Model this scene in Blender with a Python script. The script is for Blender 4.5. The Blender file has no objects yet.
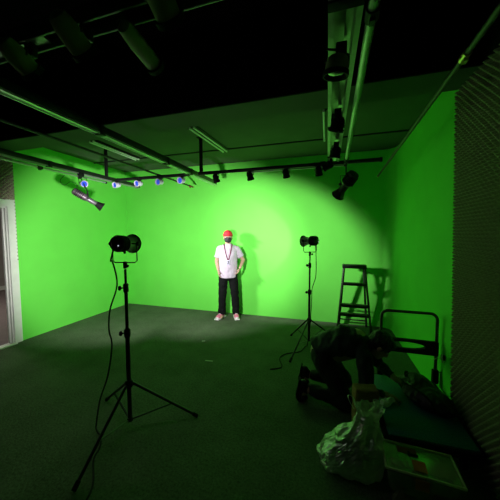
import bpy, bmesh, math, random
from mathutils import Vector, Matrix, noise
random.seed(7)
V = Vector
PI = math.pi
COL = bpy.context.scene.collection

# ---------------------------------------------------------------- materials
MATS = {}
def mat(name, col, rough=.6, metal=0., spec=.5, noise_s=0, noise_amt=.15, bump=0., emit=None, emit_s=0., alpha=None, trans=0.):
    if name in MATS: return MATS[name]
    m = bpy.data.materials.new(name); m.use_nodes = True
    nt = m.node_tree; b = nt.nodes['Principled BSDF']
    b.inputs['Base Color'].default_value = (*col, 1)
    b.inputs['Roughness'].default_value = rough
    b.inputs['Metallic'].default_value = metal
    b.inputs['Specular IOR Level'].default_value = spec
    if noise_s:
        tc = nt.nodes.new('ShaderNodeTexCoord'); n = nt.nodes.new('ShaderNodeTexNoise')
        n.inputs['Scale'].default_value = noise_s; n.inputs['Detail'].default_value = 5
        nt.links.new(tc.outputs['Object'], n.inputs['Vector'])
        r = nt.nodes.new('ShaderNodeValToRGB')
        lo = [max(0, c*(1-noise_amt)) for c in col]; hi = [min(1, c*(1+noise_amt)) for c in col]
        r.color_ramp.elements[0].position = .3; r.color_ramp.elements[1].position = .7
        r.color_ramp.elements[0].color = (*lo, 1); r.color_ramp.elements[1].color = (*hi, 1)
        nt.links.new(n.outputs['Fac'], r.inputs['Fac']); nt.links.new(r.outputs['Color'], b.inputs['Base Color'])
        if bump:
            bp = nt.nodes.new('ShaderNodeBump'); bp.inputs['Strength'].default_value = bump; bp.inputs['Distance'].default_value = .01
            nt.links.new(n.outputs['Fac'], bp.inputs['Height']); nt.links.new(bp.outputs['Normal'], b.inputs['Normal'])
    if emit:
        b.inputs['Emission Color'].default_value = (*emit, 1); b.inputs['Emission Strength'].default_value = emit_s
    if alpha is not None: b.inputs['Alpha'].default_value = alpha
    if trans: b.inputs['Transmission Weight'].default_value = trans
    MATS[name] = m
    return m

GREEN = mat('chroma_green_paint', (.168, .82, .09), .75, spec=.25, noise_s=3, noise_amt=.03)
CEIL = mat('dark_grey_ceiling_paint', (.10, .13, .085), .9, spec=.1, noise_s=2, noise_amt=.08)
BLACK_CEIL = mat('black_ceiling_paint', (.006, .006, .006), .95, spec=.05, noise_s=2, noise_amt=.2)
BLACK_WALL = mat('black_wall_paint', (.02, .02, .02), .9, spec=.1, noise_s=4, noise_amt=.1)
FOAM = mat('charcoal_foam', (.42, .385, .28), .85, spec=.25, noise_s=60, noise_amt=.12)
BLK = mat('black_metal', (.012, .012, .013), .42, spec=.45, noise_s=30, noise_amt=.2)
BLKM = mat('matte_black', (.01, .01, .01), .8, spec=.25, noise_s=30, noise_amt=.2)
GREYM = mat('galvanised_steel', (.42, .43, .42), .38, metal=.6, noise_s=20, noise_amt=.12)
SILVER = mat('silver_aluminium', (.6, .6, .6), .3, metal=.8, noise_s=20, noise_amt=.08)
WHITE_P = mat('white_painted_wood', (.86, .88, .82), .5, noise_s=8, noise_amt=.05)
TUBE_W = mat('white_tube_glass', (.82, .85, .82), .35, noise_s=8, noise_amt=.03)
CAN = mat('grey_brown_can', (.42, .40, .26), .5, noise_s=20, noise_amt=.1)
LILAC = mat('pale_lilac_plastic', (.75, .66, .9), .4, noise_s=20, noise_amt=.05, emit=(.72, .62, .9), emit_s=0.0)
BLUE = mat('blue_lens', (.03, .07, .6), .5, spec=.1, emit=(.06, .14, .8), emit_s=.4)
LENS = mat('dark_lens_glass', (.02, .02, .05), .08, spec=.8)
SHIRT = mat('white_cotton', (.52, .46, .55), .85, noise_s=25, noise_amt=.05, bump=.3)
TROUS = mat('black_denim', (.007, .008, .008), .95, spec=.1, noise_s=40, noise_amt=.3, bump=.3)
SKIN = mat('skin', (.50, .31, .22), .55, noise_s=30, noise_amt=.05)
RED = mat('red_cap_cloth', (.62, .02, .03), .8, noise_s=60, noise_amt=.1)
MASK = mat('black_mask_cloth', (.02, .02, .022), .8, noise_s=60, noise_amt=.2)
HAIR = mat('black_hair', (.006, .005, .005), .55, noise_s=120, noise_amt=.4, bump=.6)
SHOEP = mat('pink_shoe_fabric', (.75, .22, .34), .7, noise_s=40, noise_amt=.1)
SHOEW = mat('white_rubber_sole', (.82, .8, .8), .5, noise_s=40, noise_amt=.05)
LANY = mat('dark_red_lanyard', (.12, .01, .04), .7, noise_s=40, noise_amt=.1)
BADGE = mat('pale_badge', (.62, .62, .78), .4, noise_s=40, noise_amt=.05)
EYEW = mat('eye_white', (.8, .8, .8), .3); IRIS = mat('dark_iris', (.03, .02, .01), .2)
DSHIRT = mat('dark_teal_shirt', (.012, .019, .019), .75, noise_s=25, noise_amt=.3, bump=.5)
DTROU = mat('dark_trousers', (.008, .009, .008), .85, noise_s=25, noise_amt=.3, bump=.5)
DSHOE = mat('black_leather_shoe', (.012, .012, .012), .55, noise_s=30, noise_amt=.2)
DECKM = mat('blue_teal_vinyl', (.02, .16, .20), .6, noise_s=80, noise_amt=.25, bump=.3)
BAGBLK = mat('black_nylon', (.010, .009, .010), .5, noise_s=40, noise_amt=.3, bump=.6)
PAPER = mat('brown_kraft_paper', (.26, .12, .045), .8, noise_s=18, noise_amt=.2, bump=.5)
CRUMP = mat('white_crumpled_paper', (.75, .78, .72), .5, noise_s=30, noise_amt=.06, bump=.5)
ORANGE = mat('orange_label', (.62, .17, .03), .6, noise_s=30, noise_amt=.08)
REDP = mat('dark_red_packet', (.30, .03, .02), .6, noise_s=30, noise_amt=.1)
GPOUCH = mat('green_pouch', (.10, .72, .12), .45, noise_s=25, noise_amt=.2)
BRASS = mat('brass', (.75, .55, .22), .35, metal=.7, noise_s=30, noise_amt=.1)
ROOMW = mat('beige_room_paint', (.40, .36, .33), .9, noise_s=4, noise_amt=.05)
ROOMF = mat('brown_room_floor', (.20, .16, .15), .8, noise_s=8, noise_amt=.1)
SCUFF = mat('pale_tape_scrap', (.55, .55, .5), .7, noise_s=30, noise_amt=.1)

def floor_mat():
    m = bpy.data.materials.new('charcoal_carpet'); m.use_nodes = True; nt = m.node_tree; b = nt.nodes['Principled BSDF']
    tc = nt.nodes.new('ShaderNodeTexCoord')
    n1 = nt.nodes.new('ShaderNodeTexNoise'); n1.inputs['Scale'].default_value = 2.2; n1.inputs['Detail'].default_value = 6; n1.inputs['Roughness'].default_value = .7
    n2 = nt.nodes.new('ShaderNodeTexNoise'); n2.inputs['Scale'].default_value = 60; n2.inputs['Detail'].default_value = 4; n2.inputs['Roughness'].default_value = .8
    nt.links.new(tc.outputs['Object'], n1.inputs['Vector']); nt.links.new(tc.outputs['Object'], n2.inputs['Vector'])
    r = nt.nodes.new('ShaderNodeValToRGB'); r.color_ramp.elements[0].position = .32; r.color_ramp.elements[1].position = .72
    r.color_ramp.elements[0].color = (.085, .118, .066, 1); r.color_ramp.elements[1].color = (.135, .172, .108, 1)
    r2 = nt.nodes.new('ShaderNodeValToRGB'); r2.color_ramp.elements[0].position = .3; r2.color_ramp.elements[1].position = .75
    r2.color_ramp.elements[0].color = (.45, .45, .45, 1); r2.color_ramp.elements[1].color = (1.5, 1.5, 1.5, 1)
    mx = nt.nodes.new('ShaderNodeMix'); mx.data_type = 'RGBA'; mx.blend_type = 'MULTIPLY'; mx.inputs['Factor'].default_value = 1
    nt.links.new(n1.outputs['Fac'], r.inputs['Fac']); nt.links.new(n2.outputs['Fac'], r2.inputs['Fac'])
    nt.links.new(r.outputs['Color'], mx.inputs['A']); nt.links.new(r2.outputs['Color'], mx.inputs['B'])
    nt.links.new(mx.outputs['Result'], b.inputs['Base Color'])
    b.inputs['Roughness'].default_value = .95; b.inputs['Specular IOR Level'].default_value = .1
    bp = nt.nodes.new('ShaderNodeBump'); bp.inputs['Strength'].default_value = .5; bp.inputs['Distance'].default_value = .01
    nt.links.new(n2.outputs['Fac'], bp.inputs['Height']); nt.links.new(bp.outputs['Normal'], b.inputs['Normal'])
    return m
FLOORM = floor_mat()

def film_mat(name, tint, opacity, rough=.2):
    m = bpy.data.materials.new(name); m.use_nodes = True; nt = m.node_tree
    for n in list(nt.nodes): nt.nodes.remove(n)
    o = nt.nodes.new('ShaderNodeOutputMaterial'); mx = nt.nodes.new('ShaderNodeMixShader')
    t = nt.nodes.new('ShaderNodeBsdfTransparent'); t.inputs['Color'].default_value = (.93, .96, .93, 1)
    mx2 = nt.nodes.new('ShaderNodeMixShader'); d = nt.nodes.new('ShaderNodeBsdfDiffuse'); d.inputs['Color'].default_value = (*tint, 1)
    g = nt.nodes.new('ShaderNodeBsdfGlossy'); g.inputs['Roughness'].default_value = rough; g.inputs['Color'].default_value = (.9, .9, .9, 1)
    tr = nt.nodes.new('ShaderNodeBsdfTranslucent'); tr.inputs['Color'].default_value = (*tint, 1)
    mx3 = nt.nodes.new('ShaderNodeMixShader'); mx3.inputs[0].default_value = .4
    nt.links.new(d.outputs[0], mx3.inputs[1]); nt.links.new(tr.outputs[0], mx3.inputs[2])
    mx2.inputs[0].default_value = .5
    nt.links.new(mx3.outputs[0], mx2.inputs[1]); nt.links.new(g.outputs[0], mx2.inputs[2])
    n = nt.nodes.new('ShaderNodeTexNoise'); n.inputs['Scale'].default_value = 14; n.inputs['Detail'].default_value = 5
    tc = nt.nodes.new('ShaderNodeTexCoord'); nt.links.new(tc.outputs['Object'], n.inputs['Vector'])
    ma = nt.nodes.new('ShaderNodeMath'); ma.operation = 'MULTIPLY_ADD'; ma.inputs[1].default_value = .3; ma.inputs[2].default_value = opacity - .15
    nt.links.new(n.outputs['Fac'], ma.inputs[0]); nt.links.new(ma.outputs[0], mx.inputs[0])
    bp = nt.nodes.new('ShaderNodeBump'); bp.inputs['Strength'].default_value = .5; bp.inputs['Distance'].default_value = .02
    nt.links.new(n.outputs['Fac'], bp.inputs['Height'])
    nt.links.new(bp.outputs['Normal'], g.inputs['Normal']); nt.links.new(bp.outputs['Normal'], d.inputs['Normal'])
    nt.links.new(t.outputs[0], mx.inputs[1]); nt.links.new(mx2.outputs[0], mx.inputs[2]); nt.links.new(mx.outputs[0], o.inputs[0])
    return m
FILM = film_mat('clear_plastic_film', (.80, .85, .74), .66, .28)
TUB = film_mat('clear_tub_plastic', (.75, .72, .48), .5, .15)

# ---------------------------------------------------------------- mesh helpers
def box(bm, c, s, rot=None, bev=0.):
    b2 = bmesh.new(); bmesh.ops.create_cube(b2, size=1)
    for v in b2.verts: v.co = V((v.co.x*s[0], v.co.y*s[1], v.co.z*s[2]))
    if bev: bmesh.ops.bevel(b2, geom=b2.edges[:], offset=min(bev, min(s)*.45), segments=2, affect='EDGES', profile=.5)
    M = Matrix.Translation(V(c)) @ (rot.to_4x4() if rot else Matrix.Identity(4))
    merge(bm, b2, M)
def merge(bm, b2, M=None):
    mp = {}
    for v in b2.verts: mp[v] = bm.verts.new(M @ v.co if M else v.co)
    for f in b2.faces:
        try: bm.faces.new([mp[v] for v in f.verts])
        except ValueError: pass
    b2.free()
def catmull(pts, n=6):
    P = [V(p) for p in pts]
    if len(P) < 3: return P
    Q = [P[0]*2-P[1]] + P + [P[-1]*2-P[-2]]; out = []
    for i in range(1, len(Q)-2):
        for k in range(n):
            t = k/n; a, b, c, d = Q[i-1:i+3]
            out.append(.5*((2*b)+(c-a)*t+(2*a-5*b+4*c-d)*t*t+(3*b-a-3*c+d)*t**3))
    out.append(P[-1]); return out
def sweep(bm, pts, r, seg=10, flat=1., up=None, caps=True):
    """tube through pts; r is a radius or a list; flat squashes along the second axis"""
    P = [V(p) for p in pts]; n = len(P)
    R = r if isinstance(r, (list, tuple)) else [r]*n
    d0 = (P[1]-P[0]).normalized()
    u = V(up) if up else (V((0, 0, 1)) if abs(d0.z) < .9 else V((0, 1, 0)))
    rings = []; x = d0.cross(u).normalized()
    for i in range(n):
        d = (P[min(i+1, n-1)]-P[max(i-1, 0)]).normalized()
        x = (x - d*x.dot(d)).normalized(); y = d.cross(x)
        rr = R[i]; rr = rr if isinstance(rr, (tuple, list)) else (rr, rr*flat)
        rings.append([bm.verts.new(P[i]+x*math.cos(a)*rr[0]+y*math.sin(a)*rr[1]) for a in [2*PI*k/seg for k in range(seg)]])
    for i in range(n-1):
        for k in range(seg):
            bm.faces.new([rings[i][k], rings[i][(k+1) % seg], rings[i+1][(k+1) % seg], rings[i+1][k]])
    if caps:
        bm.faces.new(rings[0][::-1]); bm.faces.new(rings[-1])
def ball(bm, c, r, rot=None, seg=16):
    s = r if isinstance(r, (tuple, list)) else (r, r, r)
    b2 = bmesh.new(); bmesh.ops.create_uvsphere(b2, u_segments=seg, v_segments=max(8, seg//2+2), radius=1)
    M = Matrix.Translation(V(c)) @ (rot.to_4x4() if rot else Matrix.Identity(4)) @ Matrix.Diagonal((*s, 1))
    merge(bm, b2, M)
def lathe(bm, prof, c, axis=(0, 0, 1), seg=24, caps=True):
    """prof: list of (radius, height along axis)"""
    a = V(axis).normalized(); x = a.orthogonal().normalized(); y = a.cross(x); c = V(c); rings = []
    for (r, h) in prof:
        rings.append([bm.verts.new(c+a*h+(x*math.cos(t)+y*math.sin(t))*max(r, 1e-4)) for t in [2*PI*k/seg for k in range(seg)]])
    for i in range(len(rings)-1):
        for k in range(seg): bm.faces.new([rings[i][k], rings[i][(k+1) % seg], rings[i+1][(k+1) % seg], rings[i+1][k]])
    if caps: bm.faces.new(rings[0][::-1]); bm.faces.new(rings[-1])
def torus(bm, c, axis, R, r, seg=28, s2=8):
    a = V(axis).normalized(); x = a.orthogonal().normalized(); y = a.cross(x); c = V(c); rings = []
    for i in range(seg):
        t = 2*PI*i/seg; d = x*math.cos(t)+y*math.sin(t)
        rings.append([bm.verts.new(c+d*(R+r*math.cos(q))+a*r*math.sin(q)) for q in [2*PI*k/s2 for k in range(s2)]])
    for i in range(seg):
        for k in range(s2): bm.faces.new([rings[i][k], rings[(i+1) % seg][k], rings[(i+1) % seg][(k+1) % s2], rings[i][(k+1) % s2]])
def obj(name, bm, m, parent=None, smooth=True, origin=None):
    bmesh.ops.recalc_face_normals(bm, faces=bm.faces[:])
    me = bpy.data.meshes.new(name); 
    if origin is not None:
        for v in bm.verts: v.co -= V(origin)
    bm.to_mesh(me); bm.free()
    me.materials.append(m)
    o = bpy.data.objects.new(name, me); COL.objects.link(o)
    if origin is not None: o.location = origin
    if parent: o.parent = parent
    if smooth:
        me.polygons.foreach_set('use_smooth', [True]*len(me.polygons))
        try: me.set_sharp_from_angle(angle=math.radians(38))
        except Exception: pass
    return o
def thing(name, label, cat, loc=(0, 0, 0), rz=0., group=None):
    o = bpy.data.objects.new(name, None); COL.objects.link(o); o.location = loc; o.rotation_euler = (0, 0, rz)
    o.empty_display_size = .05
    o['label'] = label; o['category'] = cat
    if group: o['group'] = group
    return o
def tag(o, label, cat, group=None, kind=None):
    o['label'] = label; o['category'] = cat
    if group: o['group'] = group
    if kind: o['kind'] = kind
    return o
def struct(name, bm, m, smooth=False, label=None):
    o = obj(name, bm, m, smooth=smooth); o['kind'] = 'structure'
    if label: o['label'] = label
    return o
def fuse(name, bm, m, parent, voxel=.008, smooth_it=6, fac=.5):
    """join overlapping closed pieces into one continuous skin"""
    bmesh.ops.recalc_face_normals(bm, faces=bm.faces[:])
    me = bpy.data.meshes.new(name); bm.to_mesh(me); bm.free()
    t = bpy.data.objects.new(name+'_tmp', me); COL.objects.link(t)
    r = t.modifiers.new('r', 'REMESH'); r.mode = 'VOXEL'; r.voxel_size = voxel
    s = t.modifiers.new('s', 'SMOOTH'); s.factor = fac; s.iterations = smooth_it
    bpy.context.view_layer.update()
    dg = bpy.context.evaluated_depsgraph_get()
    nm = bpy.data.meshes.new_from_object(t.evaluated_get(dg)); nm.name = name
    bpy.data.objects.remove(t); bpy.data.meshes.remove(me)
    nm.materials.clear(); nm.materials.append(m)
    nm.polygons.foreach_set('use_smooth', [True]*len(nm.polygons))
    o = bpy.data.objects.new(name, nm); COL.objects.link(o)
    if parent: o.parent = parent
    return o
def wrinkle(o, amp, sc, seed=0., stretch=(1, 1, 1)):
    me = o.data
    nor = [v.normal.copy() for v in me.vertices]
    for v, n in zip(me.vertices, nor):
        p = V((v.co.x*stretch[0]*sc+seed, v.co.y*stretch[1]*sc, v.co.z*stretch[2]*sc))
        v.co += n*amp*(noise.noise(p)+.5*noise.noise(p*2.3))
    me.update()

# ---------------------------------------------------------------- the setting
XL, XR, YB, ZC = -4.379, 1.046, 4.76, 2.989
ZF = 3.55      # the higher black ceiling nearer the camera
YN = -2.2      # wall behind the camera
YG = 2.60      # where the green paint begins on the side walls
T = .1
b = bmesh.new(); box(b, ((XL+XR)/2, (YB+YN)/2, -.05), (XR-XL+2*T, YB-YN+2*T, .1)); struct('floor', b, FLOORM, label='dark charcoal carpet floor')
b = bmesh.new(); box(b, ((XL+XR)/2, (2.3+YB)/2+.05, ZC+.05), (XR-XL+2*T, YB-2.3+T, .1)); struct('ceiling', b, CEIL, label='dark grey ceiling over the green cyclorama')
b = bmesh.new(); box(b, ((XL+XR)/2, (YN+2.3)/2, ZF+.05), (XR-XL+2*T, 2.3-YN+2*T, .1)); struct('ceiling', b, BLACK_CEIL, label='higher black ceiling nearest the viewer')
# bulkhead that steps the ceiling down: black face, grey soffit
b = bmesh.new(); box(b, ((XL+XR)/2, 2.29, (2.8+ZF)/2), (XR-XL, .02, ZF-2.8)); struct('trim_1', b, BLACK_CEIL, label='black bulkhead face')
b = bmesh.new(); box(b, ((XL+XR)/2, 2.46, 2.9), (XR-XL, .32, .2)); struct('trim_2', b, CEIL, label='grey bulkhead soffit')
# shallow seam across the ceiling
b = bmesh.new(); box(b, ((XL+XR)/2, 3.97, ZC-.006), (XR-XL, .03, .012)); struct('trim_3', b, BLKM, label='dark seam strip across the ceiling')
# back wall with a curved right hand corner
b = bmesh.new(); pts = [(XL, YB)]
rc = .16
for k in range(0, 13):
    a = PI/2*(1-k/12); pts.append((XR-rc+rc*math.cos(a), YB-rc+rc*math.sin(a)))
lo = [b.verts.new((x, y, 0)) for x, y in pts]; hi = [b.verts.new((x, y, ZC)) for x, y in pts]
lo2 = [b.verts.new((x+(T if i else -T)*(.7 if i > 0 else 0), YB+T if i < 8 else y, 0)) for i, (x, y) in enumerate(pts)]
for i in range(len(pts)-1): b.faces.new([lo[i], lo[i+1], hi[i+1], hi[i]])
for v in lo2: b.verts.remove(v)
wb = struct('wall_back', b, GREEN, smooth=True, label='chroma green back wall curving into the right wall')
b = bmesh.new(); box(b, ((XL+XR)/2, YB+T/2+.01, ZC/2), (XR-XL+2*T, T, ZC)); struct('wall_back_backing', b, BLACK_WALL)
b = bmesh.new(); box(b, (XL-T/2, (YG+YB)/2+T/2, ZC/2), (T, YB-YG+T, ZC)); struct('wall_left', b, GREEN, label='chroma green left wall')
b = bmesh.new(); box(b, (XR+T/2, (2.4+YB-rc)/2, ZC/2), (T, YB-rc-2.4, ZC)); struct('wall_right', b, GREEN, label='chroma green right wall')
b = bmesh.new(); box(b, (XR+T/2, (2.4+YN)/2, ZF/2), (T, 2.4-YN, ZF)); struct('wall_right', b, BLACK_WALL, label='black right wall behind the foam')
b = bmesh.new(); box(b, ((XL+XR)/2, YN-T/2, ZF/2), (XR-XL+2*T, T, ZF)); struct('wall_front', b, BLACK_WALL)
# left wall with the doorway  (opening y 1.50..2.50, z 0..2.0)
DY0, DY1, DZ = 1.45, 2.50, 2.00
b = bmesh.new()
box(b, (XL-T/2, (YN+DY0)/2, ZF/2), (T, DY0-YN, ZF)); box(b, (XL-T/2, (DY0+YG)/2, (DZ+ZF)/2), (T, YG-DY0, ZF-DZ)); box(b, (XL-T/2, (DY1+YG)/2, DZ/2), (T, YG-DY1, DZ))
struct('wall_left', b, BLACK_WALL, label='black left wall around the doorway')
b = bmesh.new()
W = .10
box(b, (XL+.012, DY1+W/2-.01, (DZ+W)/2), (.03, W, DZ+W), bev=.006); box(b, (XL+.012, DY0-W/2+.01, (DZ+W)/2), (.03, W, DZ+W), bev=.006)
box(b, (XL+.012, (DY0+DY1)/2, DZ+W/2-.005), (.028, DY1-DY0+.02, W), bev=.006)
box(b, (XL-T/2, DY1-.012, DZ/2), (T, .024, DZ)); box(b, (XL-T/2, DY0+.012, DZ/2), (T, .024, DZ)); box(b, (XL-T/2, (DY0+DY1)/2, DZ-.012), (T, DY1-DY0-.05, .024))
box(b, (XL-.05, DY1-.034, DZ/2), (.03, .02, DZ-.03)); box(b, (XL+.0, (DY0+DY1)/2, .008), (.12, DY1-DY0, .016))
struct('trim_4', b, WHITE_P, label='pale painted door frame with threshold')
# the room seen through the doorway
b = bmesh.new(); box(b, (-6.75, 3.2, -.05), (4.55, 6.0, .1)); struct('floor', b, ROOMF, label='brown floor of the room beyond the door')
b = bmesh.new(); box(b, (-9.0, 3.2, 1.3), (.1, 6.0, 2.6)); struct('wall_far', b, ROOMW, label='beige wall of the room beyond the door')
b = bmesh.new(); box(b, (-6.75, 6.25, 1.3), (4.6, .1, 2.6)); box(b, (-6.75, .15, 1.3), (4.6, .1, 2.6)); struct('wall_side', b, ROOMW)
b = bmesh.new(); box(b, (-6.75, 3.2, 2.65), (4.6, 6.2, .1)); struct('ceiling', b, ROOMW, label='ceiling of the room beyond the door')
b = bmesh.new(); box(b, (-8.94, 3.2, .06), (.02, 6.0, .12)); struct('baseboard_far', b, WHITE_P)

# egg-crate foam on the walls (real relief)
def foam(name, x0, side, y0, y1, z0, z1, label, cut=None):
    b = bmesh.new(); P = .052; st = P/8; k = 2*PI/P
    ny = int((y1-y0)/st); nz = int((z1-z0)/st); g = []
    for i in range(ny+1):
        row = []
        for j in range(nz+1):
            y = y1-i*st; z = z0+j*st
            h = .003+.048*(.5+.5*math.sin(k*y)*math.sin(k*z))**1.2
            if i == 0: y += .010*math.sin(k*z)
            if side < 0: y += .075*(z-1.4)*min(1, max(0, (y-1.6)))
            row.append(b.verts.new((x0+side*h, y, z)))
        g.append(row)
    for i in range(ny):
        for j in range(nz):
            yy = y1-(i+.5)*st; zz = z0+(j+.5)*st
            if cut and cut[0] < yy < cut[1] and zz < cut[2]: continue
            b.faces.new([g[i][j], g[i+1][j], g[i+1][j+1], g[i][j+1]])
    # rim back to the wall along the far edge
    back = [b.verts.new((x0, v.co.y, v.co.z)) for v in g[0]]
    for j in range(nz): b.faces.new([g[0][j], g[0][j+1], back[j+1], back[j]])
    for v in [v for v in b.verts if not v.link_faces]: b.verts.remove(v)
    o = obj(name, b, FOAM); tag(o, label, 'foam panel'); return o
foam('acoustic_foam', XR-.001, -1, .8, 2.53, .0, 2.78, 'dark egg-crate acoustic foam covering the right wall')
foam('acoustic_foam', XL+.001, 1, 1.6, 2.585, 1.2, 2.79, 'dark egg-crate acoustic foam above the doorway on the left wall', cut=(1.35, 2.62, 2.10))

# ---------------------------------------------------------------- overhead grid
ZG = 2.48
G = 'black lighting bars under the ceiling'
def raceway(p0, p1, w, h, label, top=BLK, under=GREYM, coupl=None, cat='lighting bar'):
    """square electrical raceway: black body, bottom channel with two flanges, coloured lighter as if lit from below"""
    p0, p1 = V(p0), V(p1); d = (p1-p0); L = d.length; d.normalize()
    c = (p0+p1)/2; rot = Matrix((V((d.y, -d.x, 0)), d, V((0, 0, 1)))).transposed()
    t = thing('hanging_lighting_bar', label, cat, tuple(c), math.atan2(-d.x, d.y))
    b = bmesh.new(); box(b, (0, 0, h*.1), (w, L, h*.8), bev=.004); obj('body', b, top, t)
    b = bmesh.new(); box(b, (0, 0, -h*.36), (w*.8, L-.01, h*.12)); 
    box(b, (w*.42, 0, -h*.42), (w*.1, L-.01, h*.2)); box(b, (-w*.42, 0, -h*.42), (w*.1, L-.01, h*.2))
    obj('channel', b, under, t)  # paler underside colour imitates light bounced up from the floor
    if coupl:
        for s in coupl:
            b = bmesh.new(); box(b, (0, s, -.002), (w*1.18, .05, h*1.12), bev=.004); obj('coupling', b, BLK, t)
    return t
def pipe(p0, p1, r, label, m=BLK, coll=(), mc=BLK, cat='pipe'):
    p0, p1 = V(p0), V(p1); c = (p0+p1)/2; d = (p1-p0).normalized()
    t = thing('lighting_pipe', label, cat, tuple(c))
    b = bmesh.new(); sweep(b, [p0-c, p1-c], r, 14); obj('tube', b, m, t)
    for s in (-1, 1):
        b = bmesh.new(); e = (p1 if s > 0 else p0)-c; sweep(b, [e-d*.02*s, e+d*.006*s], r*1.18, 14); obj('end_cap', b, mc, t)
    for s in coll:
        b = bmesh.new(); q = p0+(p1-p0)*s-c; sweep(b, [q-d*.03, q+d*.03], r*1.35, 14); box(b, q+V((0, 0, -r*1.5)), (.02, .03, .02)); obj('collar', b, mc, t)
    return t
# P1 left bar with a silver pipe below it
raceway((-3.43, -.3, ZG+.02), (-3.43, 4.07, ZG+.02), .055, .07, 'long black lighting bar nearest the left wall', coupl=(-1.0, .55))
pipe((-3.41, 0, ZG-.055), (-3.41, 3.3, ZG-.055), .014, 'thin silver pipe slung under the leftmost lighting bar', SILVER, (.3, .7, .86))
raceway((-1.86, .6, ZG), (-1.88, 4.12, ZG), .065, .075, 'lighting bar running away over the left light stand', under=SILVER, coupl=(-.6, .35, .9))
pipe((-2.50, 1.0, ZG+.03), (-2.50, 4.45, ZG+.03), .014, 'thin dark pipe between the two left lighting bars', BLK, (.97,), mc=mat('rust_red_clamp', (.22, .06, .03), .6, noise_s=30))
pipe((-3.28, 3.40, ZG), (-1.93, 3.40, ZG), .024, 'left half of the black cross bar carrying blue lamps', BLK)
pipe((-1.80, 3.40, ZG), (.60, 3.40, ZG), .024, 'right half of the black cross bar carrying dark lamps', BLK, (.72,))
pipe((-1.06, 3.385, ZG-.04), (.20, 3.385, ZG-.04), .009, 'thin bright strip added as the lit underside of the right cross bar', SILVER)  # added silver tube stands in for light along the bar's underside
pipe((.125, -.4, ZG), (.205, 3.52, ZG), .021, 'bright round pipe beside the cable tray, overhead centre right', GREYM, (.40, .93), mc=BLK)
pipe((.60, .3, ZG), (.725, 4.35, ZG), .014, 'slim dark pipe high up near the right wall', mat('dark_olive_metal', (.07, .07, .05), .5, noise_s=20), (.315,), mc=BRASS)
# hangers
for (x, y, l) in ((-3.43, 3.33, 'black drop rod holding the leftmost lighting bar'), (-1.77, 3.40, 'black drop rod holding the cross bar')):
    t = thing('drop_rod', l, 'drop rod', (x, y, ZC))
    b = bmesh.new(); box(b, (0, 0, -(ZC-ZG-.02)/2), (.045, .03, ZC-ZG-.02), bev=.004); obj('rod', b, BLKM, t)
    b = bmesh.new(); box(b, (0, 0, -.005), (.10, .08, .01)); obj('mounting_plate', b, BLKM, t)
# centre right tray
t = thing('cable_tray', 'wide grey cable tray running away overhead right of centre', 'cable tray', (.055, 1.55, 2.53))
L = 3.9
b = bmesh.new(); box(b, (0, 0, .03), (.12, L, .012)); obj('tray_bed', b, GREYM, t)
for s in (-1, 1):
    b = bmesh.new(); box(b, (s*.062, 0, .0), (.010, L, .08), bev=.003); box(b, (s*.054, 0, -.040), (.024, L, .006)); obj('side_rail', b, GREYM, t)
b = bmesh.new(); box(b, (.02, 0, .012), (.03, L-.02, .02)); obj('conductor_strip', b, SILVER, t)
for y in (-1.0, -.45, .75, 1.6):
    b = bmesh.new(); box(b, (0, y, -.012), (.135, .05, .075), bev=.004); obj('cross_bracket', b, BLKM, t)
# near cross bar (over the viewer)
t = thing('cable_tray', 'dark cross tray high at the top left corner of the view', 'cable tray', (-1.0, .91, ZG+.04))
b = bmesh.new(); box(b, (0, 0, .02), (3.4, .055, .045), bev=.003); obj('tray_bed', b, BLKM, t)
for s in (-1, 1):
    b = bmesh.new(); box(b, (0, s*.036, 0), (3.4, .010, .07), bev=.002); obj('side_rail', b, mat('dull_steel', (.13, .13, .13), .45, metal=.5, noise_s=20), t)
b = bmesh.new(); box(b, (-.52, 0, -.012), (.52, .055, .012)); obj('cover_plate', b, GREYM, t)
b = bmesh.new(); box(b, (-.86, 0, -.012), (.10, .055, .014)); obj('cover_plate', b, GREYM, t)
pipe((-2.7, .70, ZG+.1), (.7, .76, ZG+.1), .016, 'thin black pipe above the near cross tray', BLK, (.42, .49), mc=SILVER)

# fluorescent battens on the ceiling
for (x, y0, y1, l) in ((-3.32, 2.97, 3.92, 'unlit twin tube ceiling light nearest the left wall'), (-1.65, 2.97, 3.97, 'unlit twin tube ceiling light above the standing person'), (-.03, 2.99, 3.95, 'unlit twin tube ceiling light beside the cable tray')):
    t = thing('ceiling_light', l, 'ceiling light', (x, (y0+y1)/2, ZC), 0)
    if x < -1 and x > -2: t.rotation_euler = (0, 0, -.05)
    L = y1-y0
    b = bmesh.new(); box(b, (0, 0, -.012), (.11, L, .024), bev=.004); box(b, (0, 0, -.03), (.03, L, .02)); obj('batten', b, BLKM if x < -3 else CEIL, t)
    for s in (-1, 1):
        b = bmesh.new(); sweep(b, [(s*.032, -L/2+.02, -.042), (s*.032, L/2-.02, -.042)], .013, 12); tb = obj('tube', b, TUBE_W, t)
        for e in (-1, 1):
            b = bmesh.new(); box(b, (s*.032, e*(L/2-.012), -.036), (.02, .018, .034)); obj('lamp_holder', b, WHITE_P, t)

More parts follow.
